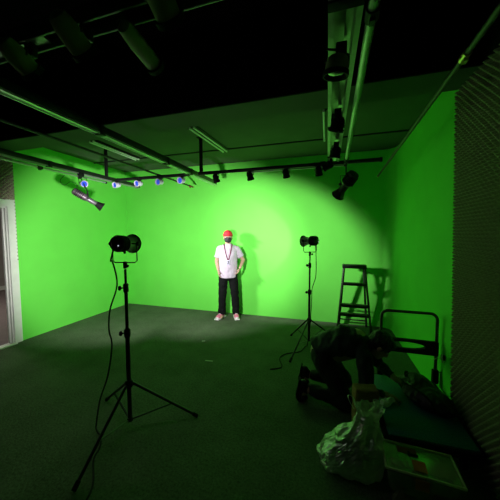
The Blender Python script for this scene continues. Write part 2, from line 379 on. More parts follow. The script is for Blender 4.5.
# ---------------------------------------------------------------- hanging fixtures
def yoke_and_clamp(t, c, W, top, m=BLK, side=(1, 0, 0)):
    """U bracket from both sides of the lamp up to the bar"""
    s = V(side).normalized(); c = V(c); top = V(top)
    b = bmesh.new(); A = c+s*W/2; B = c-s*W/2; h = V((0, 0, max(.05, min(.10, (top.z-c.z)*.6))))
    sweep(b, [A, A+h, A+h-s*W/2+V((0, 0, .01)), B+h, B], .006, 8, flat=.5); obj('yoke', b, m, t)
    b = bmesh.new(); q = c+h+V((0, 0, .005)); sweep(b, [q, top-V((0, 0, .03))], .008, 8); obj('stem', b, m, t)
    b = bmesh.new(); box(b, top-V((0, 0, .012)), (.05, .03, .06), bev=.004); obj('clamp', b, m, t)
def par_can(c, d, r, L, label, body, lens, top, group, hood=1.15, side=None, name='hanging_stage_lamp'):
    c = V(c); d = V(d).normalized()
    t = thing(name, label, 'stage lamp', tuple(c)); 
    if group: t['group'] = group
    b = bmesh.new(); lathe(b, [(r*.35, -L/2), (r*.75, -L/2+.01), (r*.9, -L*.3), (r, -L*.1), (r, L/2-.012), (r*.9, L/2-.012)], (0, 0, 0), d); obj('body', b, body, t)
    b = bmesh.new(); lathe(b, [(r, L/2-.02), (r*hood, L/2-.018), (r*hood, L/2+.004), (r*hood*.88, L/2+.004), (r*.86, L/2-.01), (r*.86, L/2-.018)], (0, 0, 0), d); obj('bezel', b, body if body is LILAC else BLKM, t)
    b = bmesh.new(); lathe(b, [(r*.87, L/2-.012), (r*.6, L/2-.006), (r*.2, L/2-.002), (.001, L/2-.001)], (0, 0, 0), d, caps=False); obj('lens', b, lens, t)
    s = V(side) if side else d.cross(V((0, 0, 1)))
    if s.length < .1: s = V((1, 0, 0))
    yoke_and_clamp(t, (0, 0, 0), 2*r+.02, V(top)-c, side=s)
    return t
bl = 'blue lensed lamps on the overhead bars'
dk = 'small dark lamps on the right cross bar'
par_can((-3.40, 2.88, 2.33), (.85, -.30, -.12), .042, .10, 'blue lensed white lamp on the leftmost bar above the black profile spotlight', LILAC, BLUE, (-3.41, 2.88, ZG-.01), bl)
for x, l in ((-3.29, 'blue lensed white lamp at the left end of the cross bar, beside the drop rod'), (-2.86, 'second blue lensed white lamp from the left along the cross bar'), (-2.47, 'blue lensed white lamp on the cross bar, third along it'), (-2.09, 'blue lensed white lamp at the right end of the blue row, beside the bar crossing')):
    par_can((x, 3.40, 2.40), (-.12, -.98, -.18), .042, .11, l, LILAC, BLUE, (x, 3.40, ZG), bl)
for x, l in ((-1.54, 'small dark lamp on the cross bar just left of the standing person'), (-1.03, 'small dark lamp on the cross bar just right of the standing person'), (-.535, 'small dark lamp midway along the right cross bar'), (-.12, 'small dark lamp on the cross bar beside the cable tray')):
    par_can((x, 3.40, 2.40), (.1, .45, -.9), .042, .11, l, BLKM, LENS, (x, 3.40, ZG), dk)
cg = 'can lamps on the near cross tray'
par_can((-1.37, .86, 2.41), (.0, .85, -.5), .046, .15, 'olive grey can lamp cut by the left edge of the view', CAN, LENS, (-1.36, .91, ZG), cg)
par_can((-1.01, .83, 2.41), (.0, .85, -.5), .046, .15, 'olive grey can lamp hanging second from left under the near tray', CAN, LENS, (-1.02, .91, ZG), cg)
par_can((-.56, .79, 2.41), (.0, .85, -.5), .046, .15, 'olive grey can lamp at the top edge left of centre', CAN, LENS, (-.57, .91, ZG), cg)
par_can((-.79, .97, 2.41), (-.04, .95, -.12), .036, .22, 'long slim tube lamp pointing away under the near tray', CAN, LENS, (-.80, .91, ZG+.02), cg, hood=1.25)
tg = 'lamps under the cable tray'
par_can((.03, 1.33, 2.40), (-.1, .15, -.9), .052, .09, 'large brown faced lamp under the cable tray nearest the viewer', CAN, LENS, (.05, 1.36, ZG+.02), tg)
par_can((.06, 2.04, 2.41), (-.25, .25, -.9), .048, .10, 'black lamp second from the viewer under the cable tray', BLKM, LENS, (.06, 2.04, ZG+.02), tg)
par_can((.07, 2.75, 2.42), (-.25, .25, -.9), .046, .10, 'black lamp farthest along under the cable tray', BLKM, LENS, (.07, 2.75, ZG+.02), tg)
par_can((.00, 3.32, 2.43), (-.9, .2, -.3), .040, .12, 'little black lamp lying level where tray meets cross bar', BLKM, LENS, (.02, 3.32, ZG+.02), tg)

def profile_spot(a, e, r, label, top, bodym, flare=1.4):
    """ellipsoidal spotlight: finned lamp house, waist, lens tube with flared hood"""
    a, e = V(a), V(e); c = (a+e)/2; d = (e-a); L = d.length; d.normalize()
    t = thing('profile_spotlight', label, 'spotlight', tuple(c))
    b = bmesh.new(); lathe(b, [(r*.5, -L/2), (r*.95, -L/2+.012), (r, -L/2+.05), (r, -L*.08), (r*.8, -L*.02)], (0, 0, 0), d); obj('lamp_house', b, bodym, t)
    b = bmesh.new()
    for k in range(5): lathe(b, [(r*.9, -L/2+.04+k*.022), (r*1.12, -L/2+.042+k*.022), (r*1.12, -L/2+.048+k*.022), (r*.9, -L/2+.05+k*.022)], (0, 0, 0), d)
    obj('cooling_fins', b, BLKM, t)
    b = bmesh.new(); lathe(b, [(r*.8, -L*.04), (r*.72, L*.02), (r*.72, L*.3), (r*.78, L*.32)], (0, 0, 0), d); obj('lens_tube', b, mat('dark_silver', (.22, .2, .23), .35, metal=.5, noise_s=20) if bodym is not BLK else BLK, t)
    b = bmesh.new(); lathe(b, [(r*.74, L*.28), (r*flare, L/2), (r*flare*.94, L/2), (r*.7, L*.3)], (0, 0, 0), d, caps=False); obj('hood', b, BLK, t)
    b = bmesh.new(); lathe(b, [(r*.72, L*.33), (.001, L*.36)], (0, 0, 0), d, caps=False); obj('lens', b, LENS, t)
    s = d.cross(V((0, 0, 1))).normalized(); yoke_and_clamp(t, (0, 0, 0), 2*r+.03, V(top)-c, side=s)
    for q in (-1, 1):
        b = bmesh.new(); lathe(b, [(.016, 0), (.016, .02)], s*q*(r+.01), s*q); obj('tilt_knob', b, BLK, t)
    return t
DUSK = mat('dusky_mauve_metal', (.13, .095, .125), .35, metal=.3, noise_s=25, noise_amt=.4)
profile_spot((-3.42, 2.73, 2.215), (-3.21, 3.02, 2.00), .048, 'mauve sheened profile spotlight hanging from the leftmost bar', (-3.41, 2.84, ZG-.01), DUSK)
profile_spot((.285, 3.16, 2.29), (.115, 3.38, 2.075), .065, 'black profile spotlight at the end of the bright round pipe', (.20, 3.30, ZG), BLK, flare=1.25)
# loose lead looping below the left bar
b = bmesh.new(); sweep(b, catmull([(-3.41, 2.62, 2.40), (-3.44, 2.58, 2.32), (-3.45, 2.64, 2.27), (-3.43, 2.72, 2.33), (-3.42, 2.80, 2.30), (-3.43, 2.80, 2.22)]), .003, 6)
tag(obj('power_cord', b, BLKM), 'short black lead looping under the leftmost bar', 'cord')

# ---------------------------------------------------------------- light stands
def light_stand(base, feet, hub, low, top, label, knobs):
    bx, by = base
    t = thing('light_stand', label, 'light stand', (bx, by, 0))
    R = lambda p: V(p)-V((bx, by, 0))
    b = bmesh.new(); lathe(b, [(.017, low), (.017, hub+.42), (.0175, hub+.42)], (0, 0, 0)); obj('lower_tube', b, BLK, t)
    b = bmesh.new(); lathe(b, [(.013, hub+.40), (.013, hub+.80)], (0, 0, 0)); obj('middle_tube', b, BLK, t)
    b = bmesh.new(); lathe(b, [(.0095, hub+.78), (.0095, top)], (0, 0, 0)); obj('upper_tube', b, BLK, t)
    b = bmesh.new(); lathe(b, [(.028, hub-.03), (.034, hub-.015), (.034, hub+.015), (.024, hub+.03)], (0, 0, 0)); obj('hub', b, BLK, t)
    b = bmesh.new(); lathe(b, [(.024, low), (.026, low+.03)], (0, 0, 0)); obj('brace_collar', b, BLK, t)
    for z, r in knobs:
        b = bmesh.new(); lathe(b, [(r, z-.035), (r*1.15, z-.025), (r*1.15, z+.025), (r*.9, z+.035)], (0, 0, 0)); obj('locking_collar', b, BLK, t)
        b = bmesh.new(); d = V((-.8, -.6, 0)).normalized(); lathe(b, [(.006, r*.8), (.006, r+.015), (.018, r+.018), (.02, r+.03), (.014, r+.038)], (0, 0, z), d, seg=14); obj('knob', b, BLKM, t)
    for f in feet:
        p = R((f[0], f[1], .012)); d = V((p.x, p.y, 0)).normalized(); a = d*.03+V((0, 0, hub))
        b = bmesh.new(); sweep(b, [a, p+V((0, 0, .002))], .0115, 10); lg = obj('leg', b, BLK, t)
        b = bmesh.new(); q = a+(p-a)*.93; sweep(b, [q, p+(p-a).normalized()*.004], .0155, 10); obj('rubber_foot', b, BLKM, lg)
        b = bmesh.new(); m_ = a+(p-a)*.60; sweep(b, [d*.024+V((0, 0, low+.015)), m_], .0095, 8, flat=.6); obj('brace', b, BLK, t)
    return t
def stand_lamp(pos, az, el, yokeaz, label, k_):
    """open-face / fresnel head: boxy rear housing, flaring silver reflector ending in a ring"""
    pos = V(pos); a = math.radians(az); e = math.radians(el)
    d = V((math.sin(a)*math.cos(e), math.cos(a)*math.cos(e), math.sin(e)))
    t = thing('studio_lamp', label, 'studio lamp', tuple(pos))
    t.scale = (k_, k_, k_)
    o = V((0, 0, 0))
    b = bmesh.new(); lathe(b, [(.045, -.125), (.064, -.12), (.072, -.105), (.072, -.03), (.066, -.015)], o, d, seg=28); obj('housing', b, BLK, t)
    b = bmesh.new()
    for k in range(6): lathe(b, [(.070, -.098+k*.014), (.076, -.096+k*.014), (.076, -.091+k*.014), (.070, -.089+k*.014)], o, d, seg=28)
    obj('cooling_fins', b, BLKM, t)
    b = bmesh.new(); lathe(b, [(.001, -.140), (.020, -.138), (.040, -.130), (.050, -.118)], o, d, seg=20, caps=False); obj('rear_window', b, LENS, t)
    b = bmesh.new(); sx = d.cross(V((0, 0, 1))).normalized(); ball(b, -d*.136+sx*.030+V((0, 0, -.018)), .006); obj('painted_glint', b, mat('glint_glow', (.8, .8, .9), .3, emit=(.75, .8, 1), emit_s=.6), t)  # glowing dot imitates a white highlight on the rear, not an indicator
    b = bmesh.new(); lathe(b, [(.030, .0), (.048, .03), (.066, .075), (.080, .128), (.083, .128), (.070, .078), (.055, .02), (.066, -.02)], o, d, seg=32, caps=False); obj('reflector', b, mat('pale_grey_reflector', (.42, .44, .42), .4, metal=.15, noise_s=20), t)
    b = bmesh.new(); torus(b, d*.128, d, .084, .009); obj('rim_ring', b, BLK, t)
    b = bmesh.new(); lathe(b, [(.012, -.01), (.018, .01), (.018, .045), (.010, .055)], o, d, seg=16); 
    obj('bulb', b, mat('hot_bulb', (1, 1, 1), .3, emit=(1, .98, .95), emit_s=3), t)
    ya = math.radians(yokeaz); s = V((math.cos(ya), math.sin(ya), 0))
    W = .115; b = bmesh.new(); sweep(b, [s*W+V((0, 0, .0)), s*W+V((0, 0, -.155)), s*(W-.02)+V((0, 0, -.175)), -s*(W-.02)+V((0, 0, -.175)), -s*W+V((0, 0, -.155)), -s*W], .0055, 8); obj('yoke', b, BLK, t)
    for q in (-1, 1):
        b = bmesh.new(); sweep(b, [s*q*.068, s*q*(W+.012)], .007, 8); lathe(b, [(.02, W+.005), (.022, W+.018), (.018, W+.026)], o, s*q, seg=14); obj('tilt_knob', b, BLKM, t)
    b = bmesh.new(); lathe(b, [(.016, -.23), (.018, -.20), (.018, -.17), (.010, -.165)], o, (0, 0, 1)); obj('spigot', b, BLK, t)
    b = bmesh.new(); lathe(b, [(.004, 0), (.004, .03), (.015, .032), (.013, .046)], V((0, 0, -.205)), V((.8, -.3, 0)), seg=12); obj('locking_knob', b, BLKM, t)
    b = bmesh.new(); ball(b, V((0, 0, -.082)), (.012, .012, .012)); obj('latch', b, BLKM, t)
    return pos, d
S1 = (-1.545, 1.65); S2 = (-.235, 3.74)
light_stand(S1, [(-1.067, 1.91), (-1.482, 1.105), (-2.01, 1.86)], .375, .055, 1.32, 'tall black tripod light stand at the left front', [(.80, .022), (1.17, .018)])
light_stand(S2, [(.07, 4.14), (-.52, 3.93), (-.42, 3.10)], .345, .035, 1.29, 'black tripod light stand beside the stepladder', [(.76, .022), (1.15, .018)])
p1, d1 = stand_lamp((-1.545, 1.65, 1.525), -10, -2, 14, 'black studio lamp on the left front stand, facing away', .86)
p2, d2 = stand_lamp((-.235, 3.74, 1.50), -58, -3, 36, 'black studio lamp on the far stand, facing left', .92)
b = bmesh.new(); sweep(b, catmull([(-1.56, 1.56, 1.50), (-1.575, 1.54, 1.40), (-1.576, 1.56, 1.383), (-1.583, 1.6, 1.2), (-1.662, 1.6, .993), (-1.68, 1.6, .826), (-1.655, 1.6, .705), (-1.707, 1.6, .445), (-1.802, 1.6, .213), (-1.812, 1.566, .03), (-1.77, 1.53, .008), (-1.678, 1.485, .006), (-1.60, 1.40, .006), (-1.56, 1.313, .006), (-1.386, 1.147, .006), (-1.33, .95, .006)]), .006, 8)
tag(obj('power_cord', b, BLKM), 'black power cord dropping from the left front lamp to the floor', 'cord')
b = bmesh.new(); sweep(b, catmull([(-.16, 3.70, 1.46), (-.150, 3.72, 1.328), (-.147, 3.72, 1.011), (-.195, 3.70, .819), (-.20, 3.69, .642), (-.215, 3.66, .3), (-.25, 3.62, .01), (-.277, 3.594, .006), (-.33, 3.418, .006), (-.50, 3.30, .006), (-.56, 3.15, .006), (-.50, 2.95, .006), (-.62, 2.86, .006)]), .0055, 8)
tag(obj('power_cord', b, BLKM), 'thin power cord running down the far lamp stand', 'cord')

# ---------------------------------------------------------------- stepladder
t = thing('stepladder', 'dark green-black folding stepladder by the back wall', 'stepladder', (.43, 4.56, 0))
LADM = mat('dark_ladder_metal', (.02, .024, .02), .5, noise_s=20, noise_amt=.2)
def L_(x, y, z): return V((x-.43, y-4.56, z))
def bar(bm, a, b_, w, d_):
    w *= 1.35; a, b_ = V(a), V(b_); sweep(bm, [a, b_], [(w*.7, d_*.7)]*2, 4)
top_z = 1.07
FL = [(L_(.275, 4.53, top_z-.03), L_(.185, 4.40, .012)), (L_(.60, 4.53, top_z-.03), L_(.70, 4.40, .012))]
RL = [(L_(.285, 4.60, top_z-.03), L_(.225, 4.71, .012)), (L_(.59, 4.60, top_z-.03), L_(.67, 4.71, .012))]
for a, e in FL+RL:
    b = bmesh.new(); bar(b, a, e, .018, .026); lg = obj('rail', b, LADM, t, smooth=False)
    b = bmesh.new(); box(b, e, (.036, .04, .024), bev=.005); obj('rubber_foot', b, BLKM, lg)
b = bmesh.new(); box(b, L_(.4375, 4.56, top_z-.012), (.37, .16, .06), bev=.008); obj('top_cap', b, LADM, t)
for z in (.27, .40+.02, .77):
    if z == .42: z = .47
    k = (top_z-.03-z)/(top_z-.042); xl = FL[0][0].lerp(FL[0][1], k); xr = FL[1][0].lerp(FL[1][1], k)
    b = bmesh.new(); box(b, (xl+xr)/2+V((0, 0, 0)), ((xr-xl).length, .09, .045), bev=.004); obj('step', b, LADM, t)
for z in (.33, .10):
    k = (top_z-.03-z)/(top_z-.042); xl = RL[0][0].lerp(RL[0][1], k); xr = RL[1][0].lerp(RL[1][1], k)
    b = bmesh.new(); bar(b, xl, xr, .012, .016); obj('rear_brace', b, LADM, t, smooth=False)
for i in (0, 1):
    b = bmesh.new(); k = .62; sweep(b, [FL[i][0].lerp(FL[i][1], k), RL[i][0].lerp(RL[i][1], k)], .005, 6); obj('spreader', b, LADM, t)

# ---------------------------------------------------------------- platform trolley
t = thing('platform_trolley', 'flat platform trolley with blue deck and upright handle by the right wall', 'trolley', (.70, 2.3, 0))
def T_(x, y, z): return V((x-.70, y-2.3, z))
X0, X1, Y0, Y1, ZD = .42, .985, 1.90, 2.74, .20
b = bmesh.new(); box(b, T_((X0+X1)/2, (Y0+Y1)/2, ZD-.008), (X1-X0-.03, Y1-Y0-.03, .016), bev=.004); obj('deck_mat', b, DECKM, t)
b = bmesh.new(); box(b, T_((X0+X1)/2, (Y0+Y1)/2, ZD-.035), (X1-X0-.04, Y1-Y0-.04, .04), bev=.004); obj('deck_frame', b, BLKM, t)
b = bmesh.new()
for (ax, ay, sx, sy) in (((X0+X1)/2, Y0, X1-X0, .025), ((X0+X1)/2, Y1, X1-X0, .025), (X0, (Y0+Y1)/2, .025, Y1-Y0), (X1, (Y0+Y1)/2, .025, Y1-Y0)):
    box(b, T_(ax, ay, ZD-.03), (sx, sy, .05), bev=.008)
obj('bumper_edge', b, BLKM, t)
for x in (X0+.08, X1-.08):
    for y in (Y0+.1, Y1-.1):
        b = bmesh.new(); box(b, T_(x, y, ZD-.065), (.07, .09, .02)); box(b, T_(x-.03, y, ZD-.105), (.006, .05, .08)); box(b, T_(x+.03, y, ZD-.105), (.006, .05, .08)); w = obj('caster_fork', b, GREYM, t)
        b = bmesh.new(); c = T_(x, y, .055); lathe(b, [(.03, -.016), (.05, -.016), (.055, -.010), (.055, .010), (.05, .016), (.03, .016)], c, (1, 0, 0)); obj('wheel', b, BLKM, w)
HX0, HX1, HY, HZ = .53, 1.006, 2.765, .845
def hs(cx, cz, a0, r=.06): return [T_(cx+r*math.cos(a), HY, cz+r*math.sin(a)) for a in [a0-k*PI/12 for k in range(7)]]
pth = [T_(HX0, HY, ZD-.03)] + hs(HX0+.06, HZ-.06, PI) + hs(HX1-.06, HZ-.06, PI/2) + [T_(HX1, HY, ZD-.03)]
b = bmesh.new(); sweep(b, pth, .014, 12, up=(0, 1, 0)); obj('handle', b, mat('handle_steel', (.10, .10, .09), .35, metal=.4, noise_s=20), t)
for x in (HX0, HX1):
    b = bmesh.new(); box(b, T_(x, HY, ZD+.04), (.05, .05, .13), bev=.008); obj('handle_socket', b, BLKM, t)
# cross panel with a long tapering slot: outline loop bridged to slot loop
def panel_loop(n=40):
    out = []; inn = []
    x0, x1 = HX0+.005, HX1+.012; 
    cx, cz = (x0+x1)/2-.03, .52
    for k in range(n):
        a = 2*PI*k/n; c, s = math.cos(a), math.sin(a)
        # outer rounded rectangle, inner ellipse
        ex = (x1-x0)/2; ez = .066
        m_ = max(abs(c)/1.0, abs(s)/1.0); ox = c/m_*ex; oz = s/m_*ez
        zc = .512 - .0*(ox)
        out.append(((x0+x1)/2+ox, zc+oz)); inn.append((cx+.165*c, cz+.034*s))
    return out, inn
po, pi_ = panel_loop(); b = bmesh.new(); lv = []
for yy in (HY-.022, HY+.012):
    lv.append(([b.verts.new(T_(x, yy, z)) for x, z in po], [b.verts.new(T_(x, yy, z)) for x, z in pi_]))
n = len(po)
for k in range(n):
    j = (k+1) % n
    for (o_, i_) in lv: b.faces.new([o_[k], o_[j], i_[j], i_[k]])
    b.faces.new([lv[0][0][k], lv[0][0][j], lv[1][0][j], lv[1][0][k]]); b.faces.new([lv[0][1][k], lv[0][1][j], lv[1][1][j], lv[1][1][k]])
obj('handle_panel', b, BLKM, t, smooth=False)

# black soft bag on the deck
t = thing('backpack', 'black soft backpack lying on the blue trolley deck', 'backpack', (.80, 2.38, ZD))
b = bmesh.new()
rz = Matrix.Rotation(math.radians(-62), 3, 'Z')
ball(b, (0, 0, .07), (.27, .12, .075), rz, 20); ball(b, (-.02, .10, .085), (.13, .11, .085), rz, 16); ball(b, (.055, -.12, .065), (.12, .10, .065), rz, 16)
ball(b, (-.03, -.02, .05), (.16, .12, .05), rz, 16)
o = fuse('body', b, BAGBLK, t, .009, 3); wrinkle(o, .012, 14, 2)
for v in o.data.vertices: v.co.z = max(v.co.z, .001)
b = bmesh.new(); sweep(b, catmull([(-.13, .10, .10), (-.15, .02, .13), (-.10, -.07, .14), (-.03, -.16, .12), (.02, -.22, .05)]), [(.016, .004)]*33, 8); obj('shoulder_strap', b, BLKM, t)
b = bmesh.new(); sweep(b, catmull([(-.06, .17, .13), (-.09, .18, .150), (-.11, .15, .145), (-.11, .11, .12)]), .008, 8); obj('grab_handle', b, BLKM, t)
b = bmesh.new(); box(b, (-.135, .015, .138), (.03, .018, .008), bev=.003); box(b, (-.12, -.03, .148), (.02, .012, .008), bev=.003); obj('buckle', b, SILVER, t)

# crumpled papers and the brown bag
b = bmesh.new(); ball(b, (0, 0, .03), (.055, .028, .03), Matrix.Rotation(.5, 3, 'Z'), 24); ball(b, (.035, .022, .045), (.04, .022, .022), None, 20)
o = fuse('crumpled_paper', b, CRUMP, None, .005, 1); wrinkle(o, .012, 28, 5); o.location = (.475, 2.22, ZD); tag(o, 'crumpled white paper on the left corner of the trolley deck', 'paper')
b = bmesh.new(); box(b, (0, 0, .215), (.17, .10, .43), bev=.01)
bmesh.ops.subdivide_edges(b, edges=b.edges[:], cuts=5, use_grid_fill=True)
o = obj('paper_bag', b, PAPER, None); wrinkle(o, .012, 13, 9); o.location = (.295, 2.03, .004); o.rotation_euler = (0, 0, .2)
zmin = min(v.co.z for v in o.data.vertices); 
for v in o.data.vertices: v.co.z -= zmin
tag(o, 'brown kraft paper bag standing behind the plastic carrier bag', 'paper bag')

# plastic carrier bag
t = thing('plastic_bag', 'clear crinkled plastic carrier bag on the floor beside the tub', 'plastic bag', (.178, 1.80, 0))
b = bmesh.new(); rings = []
NB = 96
prof = [(0, .0, .0, .72), (.015, .0, .0, .95), (.05, -.005, .0, 1.0), (.10, .01, .01, .90), (.16, .035, .015, .76), (.22, .065, .02, .58), (.28, .095, .03, .42), (.33, .11, .04, .33), (.37, .12, .05, .34), (.41, .125, .055, .42)]
fine = []
for i in range(len(prof)-1):
    for k in range(4): fine.append(tuple(prof[i][j]+(prof[i+1][j]-prof[i][j])*k/4 for j in range(4)))
prof = fine+[prof[-1]]
for iz, (z, ox, oy, s) in enumerate(prof):
    rg = []
    for k in range(NB):
        a = 2*PI*k/NB; c, s_ = math.cos(a), math.sin(a)
        rx, ry = .205, .135
        if c < 0: rx = .215
        m_ = (abs(c)**3+abs(s_)**3)**(1/3)
        f = s*(1+.05*math.sin(a*9+z*20)*(.3+1.3*(z > .2))+.09*noise.noise(V((c*2.5, s_*2.5, z*12))))
        lift = .025*noise.noise(V((c*3, s_*3, 7))) if iz == len(prof)-1 else 0
        rg.append(b.verts.new((ox+rx*c/m_*f, oy+ry*s_/m_*f, z+lift)))
    rings.append(rg)
for i in range(len(rings)-1):
    for k in range(NB): b.faces.new([rings[i][k], rings[i][(k+1) % NB], rings[i+1][(k+1) % NB], rings[i+1][k]])
b.faces.new(rings[0][::-1])
o = obj('bag_body', b, FILM, t, smooth=False); wrinkle(o, .016, 13, 3)
for v in o.data.vertices:      # sharp creases, as thin film crumples
    p = v.co*26; q = abs(noise.noise(p)); q2 = abs(noise.noise(p*2.1+V((5, 1, 2))))
    v.co += V((v.co.x-.05, v.co.y, 0)).normalized()*(.016*(.35-q)+.008*(.3-q2))
o.data.polygons.foreach_set('use_smooth', [False]*len(o.data.polygons))
for v in o.data.vertices: v.co.z = max(v.co.z, .002)
for sx in (-.02, .14):
    b = bmesh.new(); sweep(b, catmull([(.03+sx*.6, .05, .38), (.01+sx, .04, .43), (.0+sx, .05, .465), (.03+sx, .06, .455), (.05+sx*.6, .06, .38)]), [(.012, .0015)]*25, 6); obj('handle', b, FILM, t)
b = bmesh.new(); ball(b, (-.01, -.0, .10), (.15, .08, .085), None, 20); ball(b, (.05, .02, .17), (.09, .06, .07), None, 16)
o = fuse('wrapped_bundle', b, mat('green_grey_cloth', (.20, .26, .14), .8, noise_s=14, noise_amt=.3, bump=.5), None, .01, 2); wrinkle(o, .015, 11, 4)
o.location = (.18, 1.80, .008); tag(o, 'grey green bundle inside the clear plastic carrier bag', 'bundle')

# clear storage tub
t = thing('storage_tub', 'clear lidded plastic tub with orange label on the floor', 'storage tub', (.575, 1.755, 0), -.06)
w, dd, h = .38, .21, .155
def shell(bm, w0, d0, w1, d1, z0, z1, th):
    def lp(w, d, z): 
        r = .03; out = []
        for cx, cy, a0 in ((w/2-r, d/2-r, 0), (-w/2+r, d/2-r, PI/2), (-w/2+r, -d/2+r, PI), (w/2-r, -d/2+r, 1.5*PI)):
            for k in range(5): out.append(bm.verts.new((cx+r*math.cos(a0+k*PI/8), cy+r*math.sin(a0+k*PI/8), z)))
        return out
    A = [lp(w0, d0, z0), lp(w1, d1, z1), lp(w1-2*th, d1-2*th, z1), lp(w0-2*th, d0-2*th, z0+th)]
    for i in range(3):
        n = len(A[0])
        for k in range(n): bm.faces.new([A[i][k], A[i][(k+1) % n], A[i+1][(k+1) % n], A[i+1][k]])
    bm.faces.new(A[0][::-1]); bm.faces.new(A[3])
b = bmesh.new(); shell(b, w-.03, dd-.03, w, dd, .012, h, .004); obj('tub_body', b, TUB, t, smooth=False)
b = bmesh.new(); box(b, (0, 0, h+.010), (w+.03, dd+.03, .018), bev=.006); box(b, (0, 0, h+.022), (w-.05, dd-.05, .010), bev=.004); lid = obj('lid', b, TUB, t)
b = bmesh.new(); RW = w+.03; RD = dd+.03
for sy in (-1, 1): box(b, (0, sy*(RD/2-.006), h+.018), (RW, .012, .014), bev=.004)
for sx in (-1, 1): box(b, (sx*(RW/2-.006), 0, h+.018), (.012, RD-.02, .014), bev=.004)
obj('lid_rim', b, mat('milky_plastic', (.60, .58, .40), .35, noise_s=20), lid)
b = bmesh.new(); box(b, (-.01, -dd/2-.018, h-.03), (.07, .004, .065), bev=.002); box(b, (-.01, -.05, h+.028), (.07, .08, .002)); obj('label_sticker', b, ORANGE, t, smooth=False)
b = bmesh.new(); box(b, (-.06, .05, h+.029), (.11, .05, .003)); obj('warning_strip', b, REDP, t, smooth=False)
b = bmesh.new(); box(b, (-.03, .025, h+.031), (.06, .018, .003)); box(b, (-.05, .03, h+.031), (.012, .04, .003)); obj('barcode_mark', b, BLKM, t, smooth=False)
for x in (-.12, .13):
    b = bmesh.new(); vs = [b.verts.new(p) for p in ((x-.045, -dd/2-.004, .0), (x+.045, -dd/2-.004, .0), (x, -dd/2-.004, .05), (x-.045, -dd/2-.05, .0), (x+.045, -dd/2-.05, .0))]
    for f in ((0, 1, 2), (3, 4, 2), (0, 3, 2), (1, 4, 2), (0, 1, 4, 3)): b.faces.new([vs[i] for i in f])
    obj('corner_foot', b, TUB, t, smooth=False)
for (x, l) in ((-.11, 'green pouch inside the left end of the clear tub'), (.11, 'green pouch inside the right end of the clear tub')):
    b = bmesh.new(); box(b, (0, 0, .066), (.13, .13, .125), bev=.03); o = obj('pouch', b, GPOUCH); wrinkle(o, .004, 20, x); o.location = (.575+x, 1.755, .021); tag(o, l, 'pouch', 'pouches inside the tub')

# small plug and lead on the right wall
t = thing('wall_clip', 'small pale clip with a thin lead at the foam edge', 'clip', (XR-.045, 2.60, .50))
b = bmesh.new(); box(b, (.0, 0, 0), (.03, .03, .045), bev=.006); obj('clip_body', b, BLKM, t)
b = bmesh.new(); sweep(b, catmull([(-.01, -.01, .035), (-.02, -.03, .01), (-.015, -.035, -.02), (-.01, -.02, -.035)]), .005, 8); obj('hook', b, SILVER, t)
b = bmesh.new(); sweep(b, catmull([(0, .02, -.01), (-.005, .10, -.05), (-.01, .17, -.10), (.0, .24, -.13)]), .004, 6); obj('lead', b, CAN, t)

# scraps on the carpet
for (x, y, a, l) in ((-1.405, 2.84, .1, 'small pale tape scrap on the carpet in front of the person'), (-1.75, 3.36, .5, 'tiny pale scrap on the carpet nearer the person')):
    b = bmesh.new(); box(b, (0, 0, .002), (.10 if a < .3 else .05, .022, .003), bev=.001); o = obj('tape_scrap', b, SCUFF, smooth=False); o.location = (x, y, .0); o.rotation_euler = (0, 0, a); tag(o, l, 'tape scrap')

# ---------------------------------------------------------------- people
def capsule(bm, a, c, ra, rc, seg=14, n=5):
    a, c = V(a), V(c); pts = [a.lerp(c, k/n) for k in range(n+1)]
    sweep(bm, pts, [ra+(rc-ra)*k/n for k in range(n+1)], seg); ball(bm, a, ra, seg=seg); ball(bm, c, rc, seg=seg)
def hand(bm, wrist, d, palm_n, thumb_side, curl=.5, s=1.):
    """palm and five unequal bent fingers; d fingers direction, palm_n faces the palm side"""
    w = V(wrist); d = V(d).normalized(); pn = V(palm_n); pn = (pn-d*pn.dot(d)).normalized(); x = d.cross(pn).normalized()*thumb_side
    Rm = Matrix((x, d, pn)).transposed()
    ball(bm, w+d*.045*s, (.040*s, .052*s, .017*s), Rm, 14)
    ball(bm, w+d*.070*s, (.040*s, .026*s, .014*s), Rm, 14)
    for i, (off, l) in enumerate(((.030, .070), (.0105, .078), (-.0105, .072), (-.030, .056))):
        p = w+d*.082*s+x*off*s; cur = d.copy(); r = .0088*s
        ax = x
        for j, fr in enumerate((.45, .32, .23)):
            ang = curl*(.45+.35*j)
            nd = (cur*math.cos(ang)+pn*math.sin(ang)).normalized()
            q = p+nd*l*fr*s; capsule(bm, p, q, r, r*.92, 8, 2); p = q; cur = nd; r *= .92
    p = w+d*.022*s+x*.030*s; q = p+(d*.55+x*.75+pn*.25).normalized()*.038*s; r_ = q+(d*.9+x*.25+pn*.35).normalized()*.034*s
    capsule(bm, p, q, .013*s, .0105*s, 8, 2); capsule(bm, q, r_, .0105*s, .009*s, 8, 2)
